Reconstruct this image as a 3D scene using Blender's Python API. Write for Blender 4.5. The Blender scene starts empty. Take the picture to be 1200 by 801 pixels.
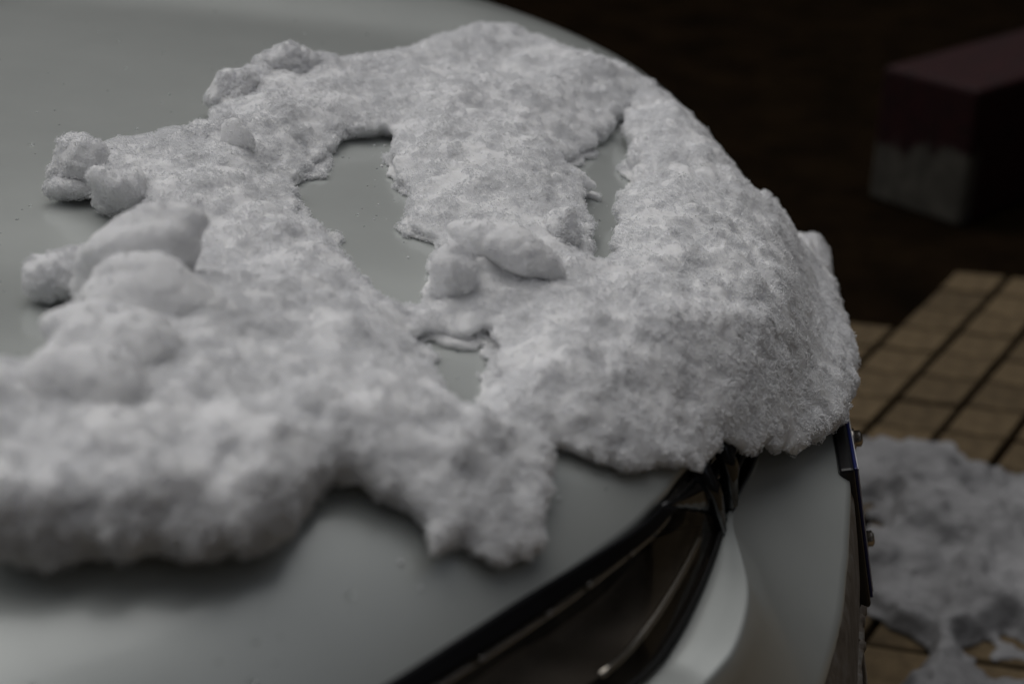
import bpy, bmesh, math, random
import numpy as np
from mathutils import Vector, Matrix

# ------------------------------------------------------------------ camera, sky, sun, exposure
scene = bpy.context.scene
C = scene.collection
R = math.radians

cam_d = bpy.data.cameras.new('camera')
cam_o = bpy.data.objects.new('camera', cam_d)
C.objects.link(cam_o)
cam_o.location = (-0.1723, -1.3248, 1.2528)
cam_o.rotation_euler = (R(90 - 26.3), 0, R(7))
cam_d.lens = 50
cam_d.sensor_width = 36
cam_d.clip_start = 0.02
cam_d.clip_end = 3000
cam_d.dof.use_dof = True
cam_d.dof.focus_distance = 1.25
cam_d.dof.aperture_fstop = 2.8
cam_d.dof.aperture_blades = 7
scene.camera = cam_o

SUN_EL, SUN_AZ = 66, 312        # degrees; azimuth measured clockwise from +Y, so the light comes from the car's rear
world = bpy.data.worlds.new('World')
scene.world = world
world.use_nodes = True
wn, wl = world.node_tree.nodes, world.node_tree.links
wn.clear()
w_out = wn.new('ShaderNodeOutputWorld')
w_bg = wn.new('ShaderNodeBackground')
w_sky = wn.new('ShaderNodeTexSky')
w_sky.sky_type = 'NISHITA'
w_sky.sun_disc = False
w_sky.sun_elevation = R(SUN_EL)
w_sky.sun_rotation = R(SUN_AZ)
w_sky.dust_density = 4.0
w_sky.air_density = 1.0
w_hsv = wn.new('ShaderNodeHueSaturation')      # an overcast winter sky is grey, not blue
w_hsv.inputs['Saturation'].default_value = 0.32
wl.new(w_sky.outputs[0], w_hsv.inputs['Color'])
wl.new(w_hsv.outputs[0], w_bg.inputs['Color'])
w_bg.inputs['Strength'].default_value = 0.06
wl.new(w_bg.outputs[0], w_out.inputs['Surface'])

sun_d = bpy.data.lights.new('sun', 'SUN')
sun_d.energy = 1.5
sun_d.angle = R(78)
sun_d.color = (1.0, 0.985, 0.97)
sun_o = bpy.data.objects.new('sun', sun_d)
C.objects.link(sun_o)
az, el = R(SUN_AZ), R(SUN_EL)
to_sun = Vector((math.sin(az) * math.cos(el), math.cos(az) * math.cos(el), math.sin(el)))
sun_o.rotation_euler = to_sun.to_track_quat('Z', 'Y').to_euler()

scene.view_settings.view_transform = 'Standard'
scene.view_settings.look = 'None'
scene.view_settings.gamma = 1
scene.view_settings.exposure = -0.45
scene.view_settings.use_curve_mapping = False
scene.cycles.use_denoising = True
scene.cycles.max_bounces = 10
scene.cycles.transparent_max_bounces = 12

# ------------------------------------------------------------------ helpers
def link(o, parent=None):
    C.objects.link(o)
    if parent is not None:
        o.parent = parent
        off = Vector((0, 0, 0))
        p = parent
        while p is not None:
            off += p.location
            p = p.parent
        o.location = -off if o.get('_w', 1) else o.location
    return o

def empty(name, loc):
    o = bpy.data.objects.new(name, None)
    o.location = loc
    o.empty_display_size = 0.1
    C.objects.link(o)
    return o

def tag(o, label=None, cat=None, group=None, kind=None):
    if label: o['label'] = label
    if cat: o['category'] = cat
    if group: o['group'] = group
    if kind: o['kind'] = kind
    return o

def mesh_obj(name, verts, faces, mat, parent=None, smooth=True):
    """vertices in world coordinates; a child is shifted back by its parents' places"""
    me = bpy.data.meshes.new(name)
    if isinstance(verts, np.ndarray): verts = verts.tolist()
    me.from_pydata([tuple(v) for v in verts], [], [tuple(f) for f in faces])
    me.polygons.foreach_set('use_smooth', [smooth] * len(me.polygons))
    me.update()
    o = bpy.data.objects.new(name, me)
    if mat: me.materials.append(mat)
    C.objects.link(o)
    if parent is not None:
        o.parent = parent
        off = Vector((0, 0, 0)); p = parent
        while p is not None:
            off += p.location; p = p.parent
        o.location = -off
    return o

def np_mesh(name, V, Q, mat, parent=None):
    me = bpy.data.meshes.new(name)
    me.vertices.add(len(V)); me.vertices.foreach_set('co', V.astype(np.float32).ravel())
    me.loops.add(Q.size); me.loops.foreach_set('vertex_index', Q.astype(np.int32).ravel())
    me.polygons.add(len(Q))
    me.polygons.foreach_set('loop_start', np.arange(0, Q.size, 4, dtype=np.int32))
    me.polygons.foreach_set('use_smooth', np.ones(len(Q), dtype=bool))
    me.update(calc_edges=True)
    me.validate()
    o = bpy.data.objects.new(name, me)
    me.materials.append(mat)
    C.objects.link(o)
    if parent is not None:
        o.parent = parent
        o.location = -parent.location
    return o

def grid_faces(n, m, flip=False, closed=False):
    f = []
    for i in range(n - 1):
        for j in range(m if closed else m - 1):
            k = (j + 1) % m
            q = (i * m + j, i * m + k, (i + 1) * m + k, (i + 1) * m + j)
            f.append(q[::-1] if flip else q)
    return f

def grid_obj(name, P, mat, parent=None, flip=False, thick=0.0, smooth=True, bevel=0.0):
    """P: array (n, m, 3) of world points"""
    n, m = P.shape[:2]
    o = mesh_obj(name, P.reshape(-1, 3), grid_faces(n, m, flip), mat, parent, smooth)
    if thick:
        s = o.modifiers.new('thickness', 'SOLIDIFY'); s.thickness = thick; s.offset = -1
    if bevel:
        b = o.modifiers.new('bevel', 'BEVEL'); b.width = bevel; b.segments = 2; b.limit_method = 'ANGLE'; b.angle_limit = R(50)
    return o

def tube(name, pts, r, mat, parent=None, k=10, caps=True):
    pts = [Vector(p) for p in pts]
    rr = r if hasattr(r, '__len__') else [r] * len(pts)
    V, up0 = [], Vector((0, 0, 1))
    for i, p in enumerate(pts):
        d = (pts[min(i + 1, len(pts) - 1)] - pts[max(i - 1, 0)]).normalized()
        a = d.cross(up0)
        if a.length < 1e-3: a = d.cross(Vector((1, 0, 0)))
        a.normalize(); b = a.cross(d)
        for j in range(k):
            t = 2 * math.pi * j / k
            V.append(p + (a * math.cos(t) + b * math.sin(t)) * rr[i])
    F = grid_faces(len(pts), k, closed=True)
    if caps:
        F.append(tuple(range(k))[::-1]); F.append(tuple((len(pts) - 1) * k + j for j in range(k)))
    return mesh_obj(name, V, F, mat, parent)

def box(name, c, s, mat, parent=None, rot=None, bevel=0.0, seg=2):
    bm = bmesh.new()
    bmesh.ops.create_cube(bm, size=1)
    bmesh.ops.scale(bm, vec=s, verts=bm.verts)
    if bevel:
        bmesh.ops.bevel(bm, geom=list(bm.edges), offset=bevel, segments=seg, affect='EDGES', profile=0.5)
    if rot is not None: bmesh.ops.transform(bm, matrix=rot.to_4x4(), verts=bm.verts)
    bmesh.ops.translate(bm, vec=c, verts=bm.verts)
    V = [v.co.copy() for v in bm.verts]; F = [[v.index for v in f.verts] for f in bm.faces]
    bm.free()
    return mesh_obj(name, V, F, mat, parent, smooth=False)

# ---- noise on numpy arrays
def _hash(ix, iy, iz, seed):
    h = (ix.astype(np.uint32) * np.uint32(374761393) + iy.astype(np.uint32) * np.uint32(668265263)
         + iz.astype(np.uint32) * np.uint32(2147483647) + np.uint32((seed * 974634777 + 12345) & 0xffffffff))
    h = (h ^ (h >> np.uint32(13))) * np.uint32(1274126177)
    h = (h ^ (h >> np.uint32(16))) * np.uint32(2246822519)
    return h ^ (h >> np.uint32(15))

def noise3(x, y, z, seed=0):
    """gradient noise, about -1..1, on float arrays of one shape"""
    x = x.astype(np.float32); y = y.astype(np.float32); z = z.astype(np.float32)
    fx, fy, fz = np.floor(x), np.floor(y), np.floor(z)
    ix, iy, iz = fx.astype(np.int32), fy.astype(np.int32), fz.astype(np.int32)
    x = x - fx; y = y - fy; z = z - fz
    u = x * x * x * (x * (x * 6 - 15) + 10); v = y * y * y * (y * (y * 6 - 15) + 10); w = z * z * z * (z * (z * 6 - 15) + 10)
    out = np.zeros_like(x)
    for a in (0, 1):
        for b in (0, 1):
            for c in (0, 1):
                h = _hash(ix + a, iy + b, iz + c, seed)
                gx = (h & np.uint32(1023)).astype(np.float32) / 511.5 - 1
                gy = ((h >> np.uint32(10)) & np.uint32(1023)).astype(np.float32) / 511.5 - 1
                gz = ((h >> np.uint32(20)) & np.uint32(1023)).astype(np.float32) / 511.5 - 1
                d = gx * (x - a) + gy * (y - b) + gz * (z - c)
                out += (u if a else 1 - u) * (v if b else 1 - v) * (w if c else 1 - w) * d
    return out * 1.3

def noise2(x, y, seed=0):
    return noise3(x, y, np.full_like(x, 0.37), seed)

def surface_nets(F):
    """closed surface of F < 0 on a regular grid: vertices in grid units, quads"""
    nx, ny, nz = F.shape
    ins = F < 0
    cnt = np.zeros((nx - 1, ny - 1, nz - 1), np.int8)
    for a in (0, 1):
        for b in (0, 1):
            for c in (0, 1):
                cnt += ins[a:nx - 1 + a, b:ny - 1 + b, c:nz - 1 + c]
    act = (cnt > 0) & (cnt < 8)
    I, J, K = np.nonzero(act)
    idx = np.full(act.shape, -1, np.int32); idx[I, J, K] = np.arange(len(I))
    cor = {}
    for a in (0, 1):
        for b in (0, 1):
            for c in (0, 1):
                cor[a, b, c] = F[I + a, J + b, K + c]
    acc = np.zeros((len(I), 3), np.float32); n = np.zeros(len(I), np.float32)
    for (p, q) in ((p, q) for p in cor for q in cor if p < q and sum(abs(i - j) for i, j in zip(p, q)) == 1):
        f0, f1 = cor[p], cor[q]
        m = (f0 < 0) != (f1 < 0)
        t = np.where(m, f0 / np.where(m, f0 - f1, 1), 0)
        for ax in range(3):
            acc[:, ax] += np.where(m, p[ax] + t * (q[ax] - p[ax]), 0)
        n += m
    V = acc / n[:, None] + np.stack([I, J, K], 1)
    quads = []
    A, B_ = ins[:-1], ins[1:]                         # edges along x
    for ax in range(3):
        s0 = [slice(None)] * 3; s1 = [slice(None)] * 3
        s0[ax] = slice(0, -1); s1[ax] = slice(1, None)
        a, b = ins[tuple(s0)], ins[tuple(s1)]
        e = a != b
        o1, o2 = [(1, 2), (2, 0), (0, 1)][ax]
        sl = [slice(None)] * 3; sl[o1] = slice(1, -1); sl[o2] = slice(1, -1)
        mask = np.zeros_like(e); mask[tuple(sl)] = True
        P = np.stack(np.nonzero(e & mask), 1)
        up = a[P[:, 0], P[:, 1], P[:, 2]]
        def cell(d1, d2):
            q = P.copy(); q[:, o1] -= d1; q[:, o2] -= d2
            return idx[q[:, 0], q[:, 1], q[:, 2]]
        Q = np.stack([cell(1, 1), cell(0, 1), cell(0, 0), cell(1, 0)], 1)
        Q[~up] = Q[~up][:, ::-1]
        quads.append(Q)
    return V, np.concatenate(quads)

def smoothstep(t):
    t = np.clip(t, 0, 1)
    return t * t * (3 - 2 * t)

def smooth_table(xs, ys, sig):
    """smooth curve through points: function of one array"""
    g = np.linspace(xs[0] - 0.2, xs[-1] + 0.2, 1600)
    ex = np.concatenate([[xs[0] - 0.3], xs, [xs[-1] + 0.3]])
    s0 = (ys[1] - ys[0]) / (xs[1] - xs[0]); s1 = (ys[-1] - ys[-2]) / (xs[-1] - xs[-2])
    ey = np.concatenate([[ys[0] - 0.3 * s0], ys, [ys[-1] + 0.3 * s1]])
    v = np.interp(g, ex, ey)
    st = g[1] - g[0]; k = np.arange(-int(3 * sig / st), int(3 * sig / st) + 1) * st
    w = np.exp(-0.5 * (k / sig) ** 2); w /= w.sum()
    pad = len(k) // 2
    vp = np.concatenate([v[0] + (np.arange(-pad, 0)) * (v[1] - v[0]), v, v[-1] + np.arange(1, pad + 1) * (v[-1] - v[-2])])
    v = np.convolve(vp, w, 'valid')
    return lambda q: np.interp(q, g, v)

#SURF_BEGIN
# ------------------------------------------------------------------ the shape of the car's front (metres; +x is forward, +y the far side)
_ly = np.array([-0.5, -0.3, -0.2, 0, 0.2, 0.3, 0.36, 0.418, 0.457, 0.509, 0.582, 0.642, 0.691, 0.75, 0.81, 0.87])
_lx = np.array([-0.19, -0.112, -0.09, -0.075, -0.09, -0.112, -0.138, -0.162, -0.172, -0.191, -0.236, -0.277, -0.312, -0.358, -0.42, -0.54])
lip_x_t = smooth_table(_ly, _lx, 0.012)
_zy = np.array([-0.4, 0, 0.4, 0.5, 0.6, 0.7, 0.89]); _zz = np.array([0.704, 0.700, 0.704, 0.719, 0.731, 0.734, 0.736])
lip_z_t = smooth_table(_zy, _zz, 0.03)
_cx = np.array([-1.3, -0.58, -0.248, -0.172, -0.05]); _cy = np.array([0.60, 0.567, 0.523, 0.478, 0.39])
crease_t = smooth_table(_cx, _cy, 0.02)
def lip_x(y): return lip_x_t(np.abs(y))
def lip_z(y): return lip_z_t(np.abs(y))
def hood_z(x, y):
    s = np.maximum(lip_x(y) - x, 0)
    z = lip_z(y) + 0.072 * (1 - np.exp(-s / 0.10)) + 0.11 * s / (1 + 0.30 * s)
    d = np.abs(y) - crease_t(x)                      # the panel breaks downwards outside the crease
    return z - 0.13 * 0.5 * (d + np.sqrt(d * d + 0.0025 ** 2)) * (1 - 0.5 * smoothstep(s / 0.4))
def base_z(x, y):
    """what the snow lies on: hood, then down over the grille to the bumper"""
    z = hood_z(x, y)
    f = np.maximum(x - lip_x(y), 0)
    return z - 0.70 * f - 0.045 * smoothstep(f / 0.055)
#SURF_END

# ------------------------------------------------------------------ materials
def mat(name):
    m = bpy.data.materials.new(name); m.use_nodes = True
    nt = m.node_tree; n = nt.nodes; b = n['Principled BSDF']
    return m, n, nt.links, b

def tex_coord(n, l, scale=1.0, kind='Object'):
    tc = n.new('ShaderNodeTexCoord'); mp = n.new('ShaderNodeMapping')
    mp.inputs['Scale'].default_value = (scale,) * 3 if not hasattr(scale, '__len__') else scale
    l.new(tc.outputs[kind], mp.inputs['Vector'])
    return mp.outputs[0]

def noise_node(n, l, vec, scale, detail=4, rough=0.5):
    t = n.new('ShaderNodeTexNoise'); t.inputs['Scale'].default_value = scale
    t.inputs['Detail'].default_value = detail; t.inputs['Roughness'].default_value = rough
    l.new(vec, t.inputs['Vector'])
    return t.outputs['Fac']

def ramp(n, l, fac, stops):
    r = n.new('ShaderNodeValToRGB')
    e = r.color_ramp.elements
    while len(e) < len(stops): e.new(0.5)
    for k, (p, c) in enumerate(stops):
        e[k].position = p; e[k].color = (*c, 1) if len(c) == 3 else c
    l.new(fac, r.inputs['Fac'])
    return r.outputs['Color']

def bump(n, l, height, strength, dist, b):
    bp = n.new('ShaderNodeBump'); bp.inputs['Strength'].default_value = strength; bp.inputs['Distance'].default_value = dist
    l.new(height, bp.inputs['Height']); l.new(bp.outputs[0], b.inputs['Normal'])
    return bp

def make_snow(name, wet=0.0):
    m, n, l, b = mat(name)
    v = tex_coord(n, l)
    f1 = noise_node(n, l, v, 22, 5, 0.6)
    l.new(ramp(n, l, f1, [(0.25, (0.885, 0.89, 0.90)), (0.7, (0.92, 0.92, 0.925))]), b.inputs['Base Color'])
    b.inputs['Roughness'].default_value = 0.75
    b.inputs['Specular IOR Level'].default_value = 0.25
    b.inputs['Subsurface Weight'].default_value = 0.8
    b.inputs['Subsurface Radius'].default_value = (1.0, 1.0, 1.05)
    b.inputs['Subsurface Scale'].default_value = 0.011
    b.subsurface_method = 'RANDOM_WALK'
    f2 = noise_node(n, l, v, 420, 3, 0.65)
    f3 = noise_node(n, l, v, 150, 3, 0.6)
    ad = n.new('ShaderNodeMath'); ad.operation = 'ADD'
    l.new(f2, ad.inputs[0]); l.new(f3, ad.inputs[1])
    bump(n, l, ad.outputs[0], 0.7, 0.002, b)
    return m

def make_paint():
    m, n, l, b = mat('car_paint')
    v = tex_coord(n, l)
    f = noise_node(n, l, v, 9, 6, 0.62)
    l.new(ramp(n, l, f, [(0.3, (0.53, 0.555, 0.535)), (0.75, (0.58, 0.605, 0.583))]), b.inputs['Base Color'])
    b.inputs['Metallic'].default_value = 0.46
    b.inputs['Roughness'].default_value = 0.40
    b.inputs['Specular IOR Level'].default_value = 0.45
    b.inputs['Coat Weight'].default_value = 0.8
    f2 = noise_node(n, l, v, 35, 7, 0.7)
    l.new(ramp(n, l, f2, [(0.35, (0.08,) * 3), (0.7, (0.22,) * 3)]), b.inputs['Coat Roughness'])
    f3 = noise_node(n, l, v, 900, 2, 0.5)
    bump(n, l, f3, 0.06, 0.0006, b)
    return m

def make_plain(name, col, rough=0.5, metal=0.0, spec=0.5, coat=0.0, var=0.25, scale=30, bmp=0.0):
    m, n, l, b = mat(name)
    v = tex_coord(n, l)
    f = noise_node(n, l, v, scale, 6, 0.6)
    lo = tuple(c * (1 - var) for c in col); hi = tuple(min(1, c * (1 + var)) for c in col)
    l.new(ramp(n, l, f, [(0.3, lo), (0.7, hi)]), b.inputs['Base Color'])
    b.inputs['Roughness'].default_value = rough
    b.inputs['Metallic'].default_value = metal
    b.inputs['Specular IOR Level'].default_value = spec
    b.inputs['Coat Weight'].default_value = coat
    if bmp:
        f3 = noise_node(n, l, v, scale * 8, 4, 0.6)
        bump(n, l, f3, 0.5, bmp, b)
    return m

SNOW = make_snow('snow')
PAINT = make_paint()
GRAIN = make_plain('snow_grain', (0.94, 0.945, 0.955), 0.4, spec=0.4, var=0.02)
BLACK = make_plain('black_plastic', (0.012, 0.012, 0.013), 0.35, spec=0.4)
MATTB = make_plain('matt_black', (0.006, 0.006, 0.007), 0.5, spec=0.12)
GLOSSB = make_plain('gloss_black', (0.008, 0.008, 0.009), 0.12, spec=0.5, coat=0.5)
RUBBER = make_plain('rubber', (0.016, 0.016, 0.016), 0.8, spec=0.25, bmp=0.0008)
CHROME = make_plain('chrome', (0.62, 0.60, 0.57), 0.16, metal=1.0, var=0.1)
BRIGHT = make_plain('bright_chrome', (0.85, 0.84, 0.82), 0.22, metal=1.0, var=0.05)
SATIN = make_plain('satin_reflector', (0.24, 0.22, 0.205), 0.36, metal=1.0, var=0.15)
HOUSING = make_plain('lamp_housing', (0.012, 0.011, 0.010), 0.45, spec=0.3)
STEEL = make_plain('steel', (0.55, 0.50, 0.44), 0.22, metal=1.0, var=0.1)
BLUE = make_plain('plate_blue', (0.007, 0.014, 0.11), 0.35, var=0.1)
WHITEP = make_plain('plate_white', (0.7, 0.7, 0.7), 0.4, var=0.05)
AMBER = make_plain('bulb_amber', (0.55, 0.36, 0.12), 0.2, coat=0.6, var=0.1)
DARKGLASS = make_plain('dark_glass', (0.010, 0.012, 0.012), 0.06, spec=0.5, coat=0.3, var=0.05)

def make_lens():
    m = bpy.data.materials.new('lamp_lens'); m.use_nodes = True
    n, l = m.node_tree.nodes, m.node_tree.links
    n.clear()
    out = n.new('ShaderNodeOutputMaterial')
    tr = n.new('ShaderNodeBsdfTransparent'); tr.inputs['Color'].default_value = (0.86, 0.83, 0.78, 1)
    gl = n.new('ShaderNodeBsdfGlossy'); gl.inputs['Roughness'].default_value = 0.04
    df = n.new('ShaderNodeBsdfDiffuse'); df.inputs['Color'].default_value = (0.20, 0.17, 0.13, 1)
    m1 = n.new('ShaderNodeMixShader'); m2 = n.new('ShaderNodeMixShader')
    v = tex_coord(n, l)
    f = noise_node(n, l, v, 26, 8, 0.7)
    dirt = ramp(n, l, f, [(0.42, (0.03,) * 3), (0.8, (0.16,) * 3)])
    l.new(dirt, m1.inputs[0]); l.new(tr.outputs[0], m1.inputs[1]); l.new(df.outputs[0], m1.inputs[2])
    m2.inputs[0].default_value = 0.07; l.new(m1.outputs[0], m2.inputs[1]); l.new(gl.outputs[0], m2.inputs[2])
    l.new(m2.outputs[0], out.inputs['Surface'])
    return m
LENS = make_lens()

def make_grime():
    m, n, l, b = mat('grimy_bumper')
    v = tex_coord(n, l, (1, 1, 0.35))
    f = noise_node(n, l, v, 60, 8, 0.7)
    l.new(ramp(n, l, f, [(0.36, (0.09, 0.072, 0.055)), (0.52, (0.17, 0.145, 0.12)), (0.7, (0.27, 0.265, 0.25))]), b.inputs['Base Color'])
    b.inputs['Roughness'].default_value = 0.6
    f2 = noise_node(n, l, v, 260, 4, 0.6)
    bump(n, l, f2, 0.5, 0.0015, b)
    return m
GRIME = make_grime()

# ------------------------------------------------------------------ the ground
def make_ground():
    m, n, l, b = mat('dark_wet_ground')
    v = tex_coord(n, l)
    f = noise_node(n, l, v, 5, 9, 0.68)
    l.new(ramp(n, l, f, [(0.3, (0.004, 0.003, 0.002)), (0.55, (0.011, 0.007, 0.0038)), (0.8, (0.019, 0.012, 0.006))]), b.inputs['Base Color'])
    b.inputs['Roughness'].default_value = 0.85
    b.inputs['Specular IOR Level'].default_value = 0.0
    f2 = noise_node(n, l, v, 120, 5, 0.7)
    bump(n, l, f2, 0.6, 0.004, b)
    return m
GROUND = make_ground()

def make_tile():
    m, n, l, b = mat('paving_tile')
    oi = n.new('ShaderNodeObjectInfo')
    v = tex_coord(n, l)
    f = noise_node(n, l, v, 28, 8, 0.7)
    c1 = ramp(n, l, f, [(0.3, (0.072, 0.051, 0.028)), (0.7, (0.165, 0.120, 0.066))])
    hv = n.new('ShaderNodeHueSaturation')
    mr = n.new('ShaderNodeMapRange'); mr.inputs['To Min'].default_value = 0.75; mr.inputs['To Max'].default_value = 1.2
    l.new(oi.outputs['Random'], mr.inputs['Value']); l.new(mr.outputs[0], hv.inputs['Value'])
    l.new(c1, hv.inputs['Color']); l.new(hv.outputs[0], b.inputs['Base Color'])
    b.inputs['Roughness'].default_value = 0.8
    b.inputs['Specular IOR Level'].default_value = 0.2
    f2 = noise_node(n, l, v, 300, 4, 0.7)
    bump(n, l, f2, 0.5, 0.002, b)
    return m
TILE = make_tile()

n_g = 60
gx = np.sign(np.linspace(-1, 1, n_g)) * np.abs(np.linspace(-1, 1, n_g)) ** 3 * 400
GX, GY = np.meshgrid(gx, gx, indexing='ij')
ground = grid_obj('ground', np.stack([GX, GY, np.zeros_like(GX)], 2), GROUND)
tag(ground, kind='structure')

# slanted paving tiles: a skew lattice with joints
e1 = Vector((0.462, 0.887, 0)); e2 = Vector((0.993, -0.118, 0))
SP1, SP2 = 0.1165, 0.112           # step along e2 (between the slanted joints), step along e1
O0 = Vector((0.2515, 1.0184, 0))
def tile_mesh(w, h, t=0.010):
    a = e2 * (SP1 - w); c = e1 * (SP2 - h)
    b = 0.003
    V, F = [], []
    for k, (ins, z) in enumerate(((0, -0.002), (0, t - b), (b, t))):
        u0 = ins / a.length; v0 = ins / c.length
        for (u, q) in ((u0, v0), (1 - u0, v0), (1 - u0, 1 - v0), (u0, 1 - v0)):
            p = a * u + c * q
            V.append((p.x, p.y, z))
    for k in range(2):
        for j in range(4):
            F.append((k * 4 + j, k * 4 + (j + 1) % 4, k * 4 + 4 + (j + 1) % 4, k * 4 + 4 + j))
    F.append((8, 9, 10, 11))
    return V, F
TV, TF = tile_mesh(0.014, 0.0085)
# make the winding face up
tile_me = bpy.data.meshes.new('tile'); tile_me.from_pydata(TV, [], TF); tile_me.materials.append(TILE); tile_me.update()
bm = bmesh.new(); bm.from_mesh(tile_me); bmesh.ops.recalc_face_normals(bm, faces=bm.faces); bm.to_mesh(tile_me); bm.free()
pav = mesh_obj('pavement', [(-6, -6, 0.004), (6, -6, 0.004), (6, 1.15, 0.004), (-6, 1.15, 0.004)], [(0, 1, 2, 3)], GROUND)
tag(pav, kind='structure')
near_cells, far_cells = [], []
def in_paving(i, j):
    # the paved field ends in steps along the tile joints
    if j <= 2: return True
    if j <= 5: return i >= -1
    return False
for i in range(-42, 34):
    for j in range(-50, 10):
        if not in_paving(i, j): continue
        p = O0 + e2 * (SP1 * i) + e1 * (SP2 * j)
        if not (-3.2 < p.x < 3.0 and -3.0 < p.y < 2.3): continue
        d = (p - Vector((0.5, 0.95, 0))).length
        near_cells.append((d, p, i, j))
near_cells.sort(key=lambda q: q[0])
rt = random.Random(4)
for d, p, i, j in near_cells[:260]:
    o = bpy.data.objects.new('tile', tile_me); C.objects.link(o); o.parent = pav
    o.location = (p.x, p.y, 0.006 + rt.uniform(-0.0015, 0.0015))
    o.rotation_euler = (R(rt.uniform(-0.5, 0.5)), R(rt.uniform(-0.5, 0.5)), R(rt.uniform(-0.5, 0.5)))
V, F = [], []
tco = [v.co.copy() for v in tile_me.vertices]; tpo = [tuple(q.vertices) for q in tile_me.polygons]
for d, p, i, j in near_cells[260:]:
    k = len(V); V += [(c.x + p.x, c.y + p.y, c.z + 0.006) for c in tco]; F += [tuple(k + a for a in q) for q in tpo]
o = mesh_obj('tile', V, F, TILE, pav, smooth=False); tag(o, kind='stuff')

# ------------------------------------------------------------------ unseen walls added round the car to block sky light and darken reflections
def make_wall():
    m, n, l, b = mat('dark_render')
    v = tex_coord(n, l)
    f = noise_node(n, l, v, 1.6, 9, 0.65)
    l.new(ramp(n, l, f, [(0.3, (0.045, 0.040, 0.035)), (0.7, (0.085, 0.076, 0.066))]), b.inputs['Base Color'])
    b.inputs['Roughness'].default_value = 0.9
    f2 = noise_node(n, l, v, 60, 6, 0.7)
    bump(n, l, f2, 0.6, 0.006, b)
    return m
WALL = make_wall()
def unseen_shade_wall(label, p, length, height, rz, seed):
    w = empty('unseen_shade_wall', p)
    w.rotation_euler = (0, 0, R(rz))
    tag(w, label, 'wall', 'unseen walls added round the car for their shade')
    def part(name, c, sz, m, bev=0.01, parent=w):
        o = box(name, c, sz, m, None, bevel=bev); o.parent = parent; return o
    part('plinth', (0, 0.02, 0.3), (length, 0.40, 0.6), WALL)
    part('wall', (0, 0.05, 0.6 + (height - 0.6) / 2), (length, 0.30, height - 0.6), WALL)
    part('coping', (0, 0.05, height + 0.05), (length, 0.42, 0.10), WALL)
    k = int(length / 2.4)
    for q in range(k):
        x = -length / 2 + (q + 0.5) * length / k
        for z in (1.9, 4.3):
            if z + 0.8 > height: continue
            wd = part('window', (x, -0.11, z), (1.1, 0.06, 1.3), BLACK, 0.006)
            o = box('pane', (x, -0.142, z), (1.0, 0.006, 1.2), DARKGLASS, None); o.parent = wd
            o = box('sill', (x, -0.16, z - 0.70), (1.25, 0.14, 0.06), WALL, None, bevel=0.008); o.parent = wd
    return w
unseen_shade_wall('low dark rendered wall with windows, unseen, added on the near side of the car to block sky light', (-1.0, -4.6, 0), 16, 4.6, 180, 1)
unseen_shade_wall('dark rendered wall with windows, unseen, added ahead of the car to darken the bumper', (4.2, 3.0, 0), 11, 4.6, -90, 2)
unseen_shade_wall('tall dark rendered building wall with windows across the yard, beyond the far side of the car', (-3.0, 9.0, 0), 20, 9.0, 0, 3)

# ------------------------------------------------------------------ the car
car = empty('car', (-2.1, 0, 0))
tag(car, 'pale grey car with blue number plate, its hood half covered in snow', 'car')
def sides(): return (1, -1)

# hood: from the lip back to the windscreen
yv = np.concatenate([np.linspace(-0.82, -0.45, 70), np.linspace(-0.45, 0.45, 90)[1:-1], np.linspace(0.45, 0.82, 70)])
tv = np.linspace(0, 1, 110) ** 1.6
XL = lip_x(yv)
XB = -1.22 + 0.10 * (yv / 0.82) ** 2 * -1
PX = XL[:, None] + (XB - XL)[:, None] * tv[None, :]
PY = np.repeat(yv[:, None], len(tv), 1)
PZ = hood_z(PX, PY)
# turn the edge of the sheet down along the lip
roll = np.array([[0.0025, -0.002], [0.004, -0.006], [0.003, -0.012], [-0.004, -0.016]])
ex = []
for k, (dx, dz) in enumerate(roll):
    ex.append(np.stack([XL + dx, yv, PZ[:, 0] + dz], 1))
P = np.concatenate([np.stack(ex[::-1], 1), np.stack([PX, PY, PZ], 2)], 1)
hood = grid_obj('hood', P, PAINT, car, flip=True)

# fenders and body sides, wheel arches left open at the bottom edge
def half_section(x, s):
    """points from the hood shut line down to the sill at station x on side s"""
    zt = float(hood_z(np.array([x]), np.array([0.828]))[0])
    zlow = 0.20
    if abs(x + 0.98) < 0.37: zlow = max(zlow, 0.31 + math.sqrt(max(0, 0.37 ** 2 - (x + 0.98) ** 2)))
    if abs(x + 3.45) < 0.37: zlow = max(zlow, 0.31 + math.sqrt(max(0, 0.37 ** 2 - (x + 3.45) ** 2)))
    zt2 = zt if x > -1.3 else zt + 0.02
    prof = [(0.828, zt2), (0.850, zt2 - 0.008), (0.885, zt2 - 0.030), (0.910, zt2 - 0.070), (0.925, zt2 - 0.13)]
    zs = zt2 - 0.13
    side = [(0.932, 0.25), (0.936, 0.5), (0.938, 0.75), (0.930, 1.0)]
    for (y, k) in side: prof.append((y, zs + (zlow - zs) * k))
    fr = 1 - min(1, max(0, (x + 0.72) / 0.28)) * 0.75       # draw in towards the front corner
    return [(x, s * (0.828 + (y - 0.828) * fr), zt2 + (z - zt2) * (1 - 0.75 * (1 - fr))) for y, z in prof]
xs = np.concatenate([np.linspace(-0.44, -0.50, 4), np.linspace(-0.505, -1.23, 60)])
for s in sides():
    P = np.array([half_section(x, s) for x in xs])
    # front edge of the fender follows the end of the lamp
    grid_obj('fender', P, PAINT, car, flip=(s > 0))
xs2 = np.linspace(-1.236, -4.25, 120)
for s in sides():
    P = np.array([half_section(x, s) for x in xs2])
    P[:, :, 2] += 0.0
    grid_obj('body_side', P, PAINT, car, flip=(s > 0))
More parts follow.
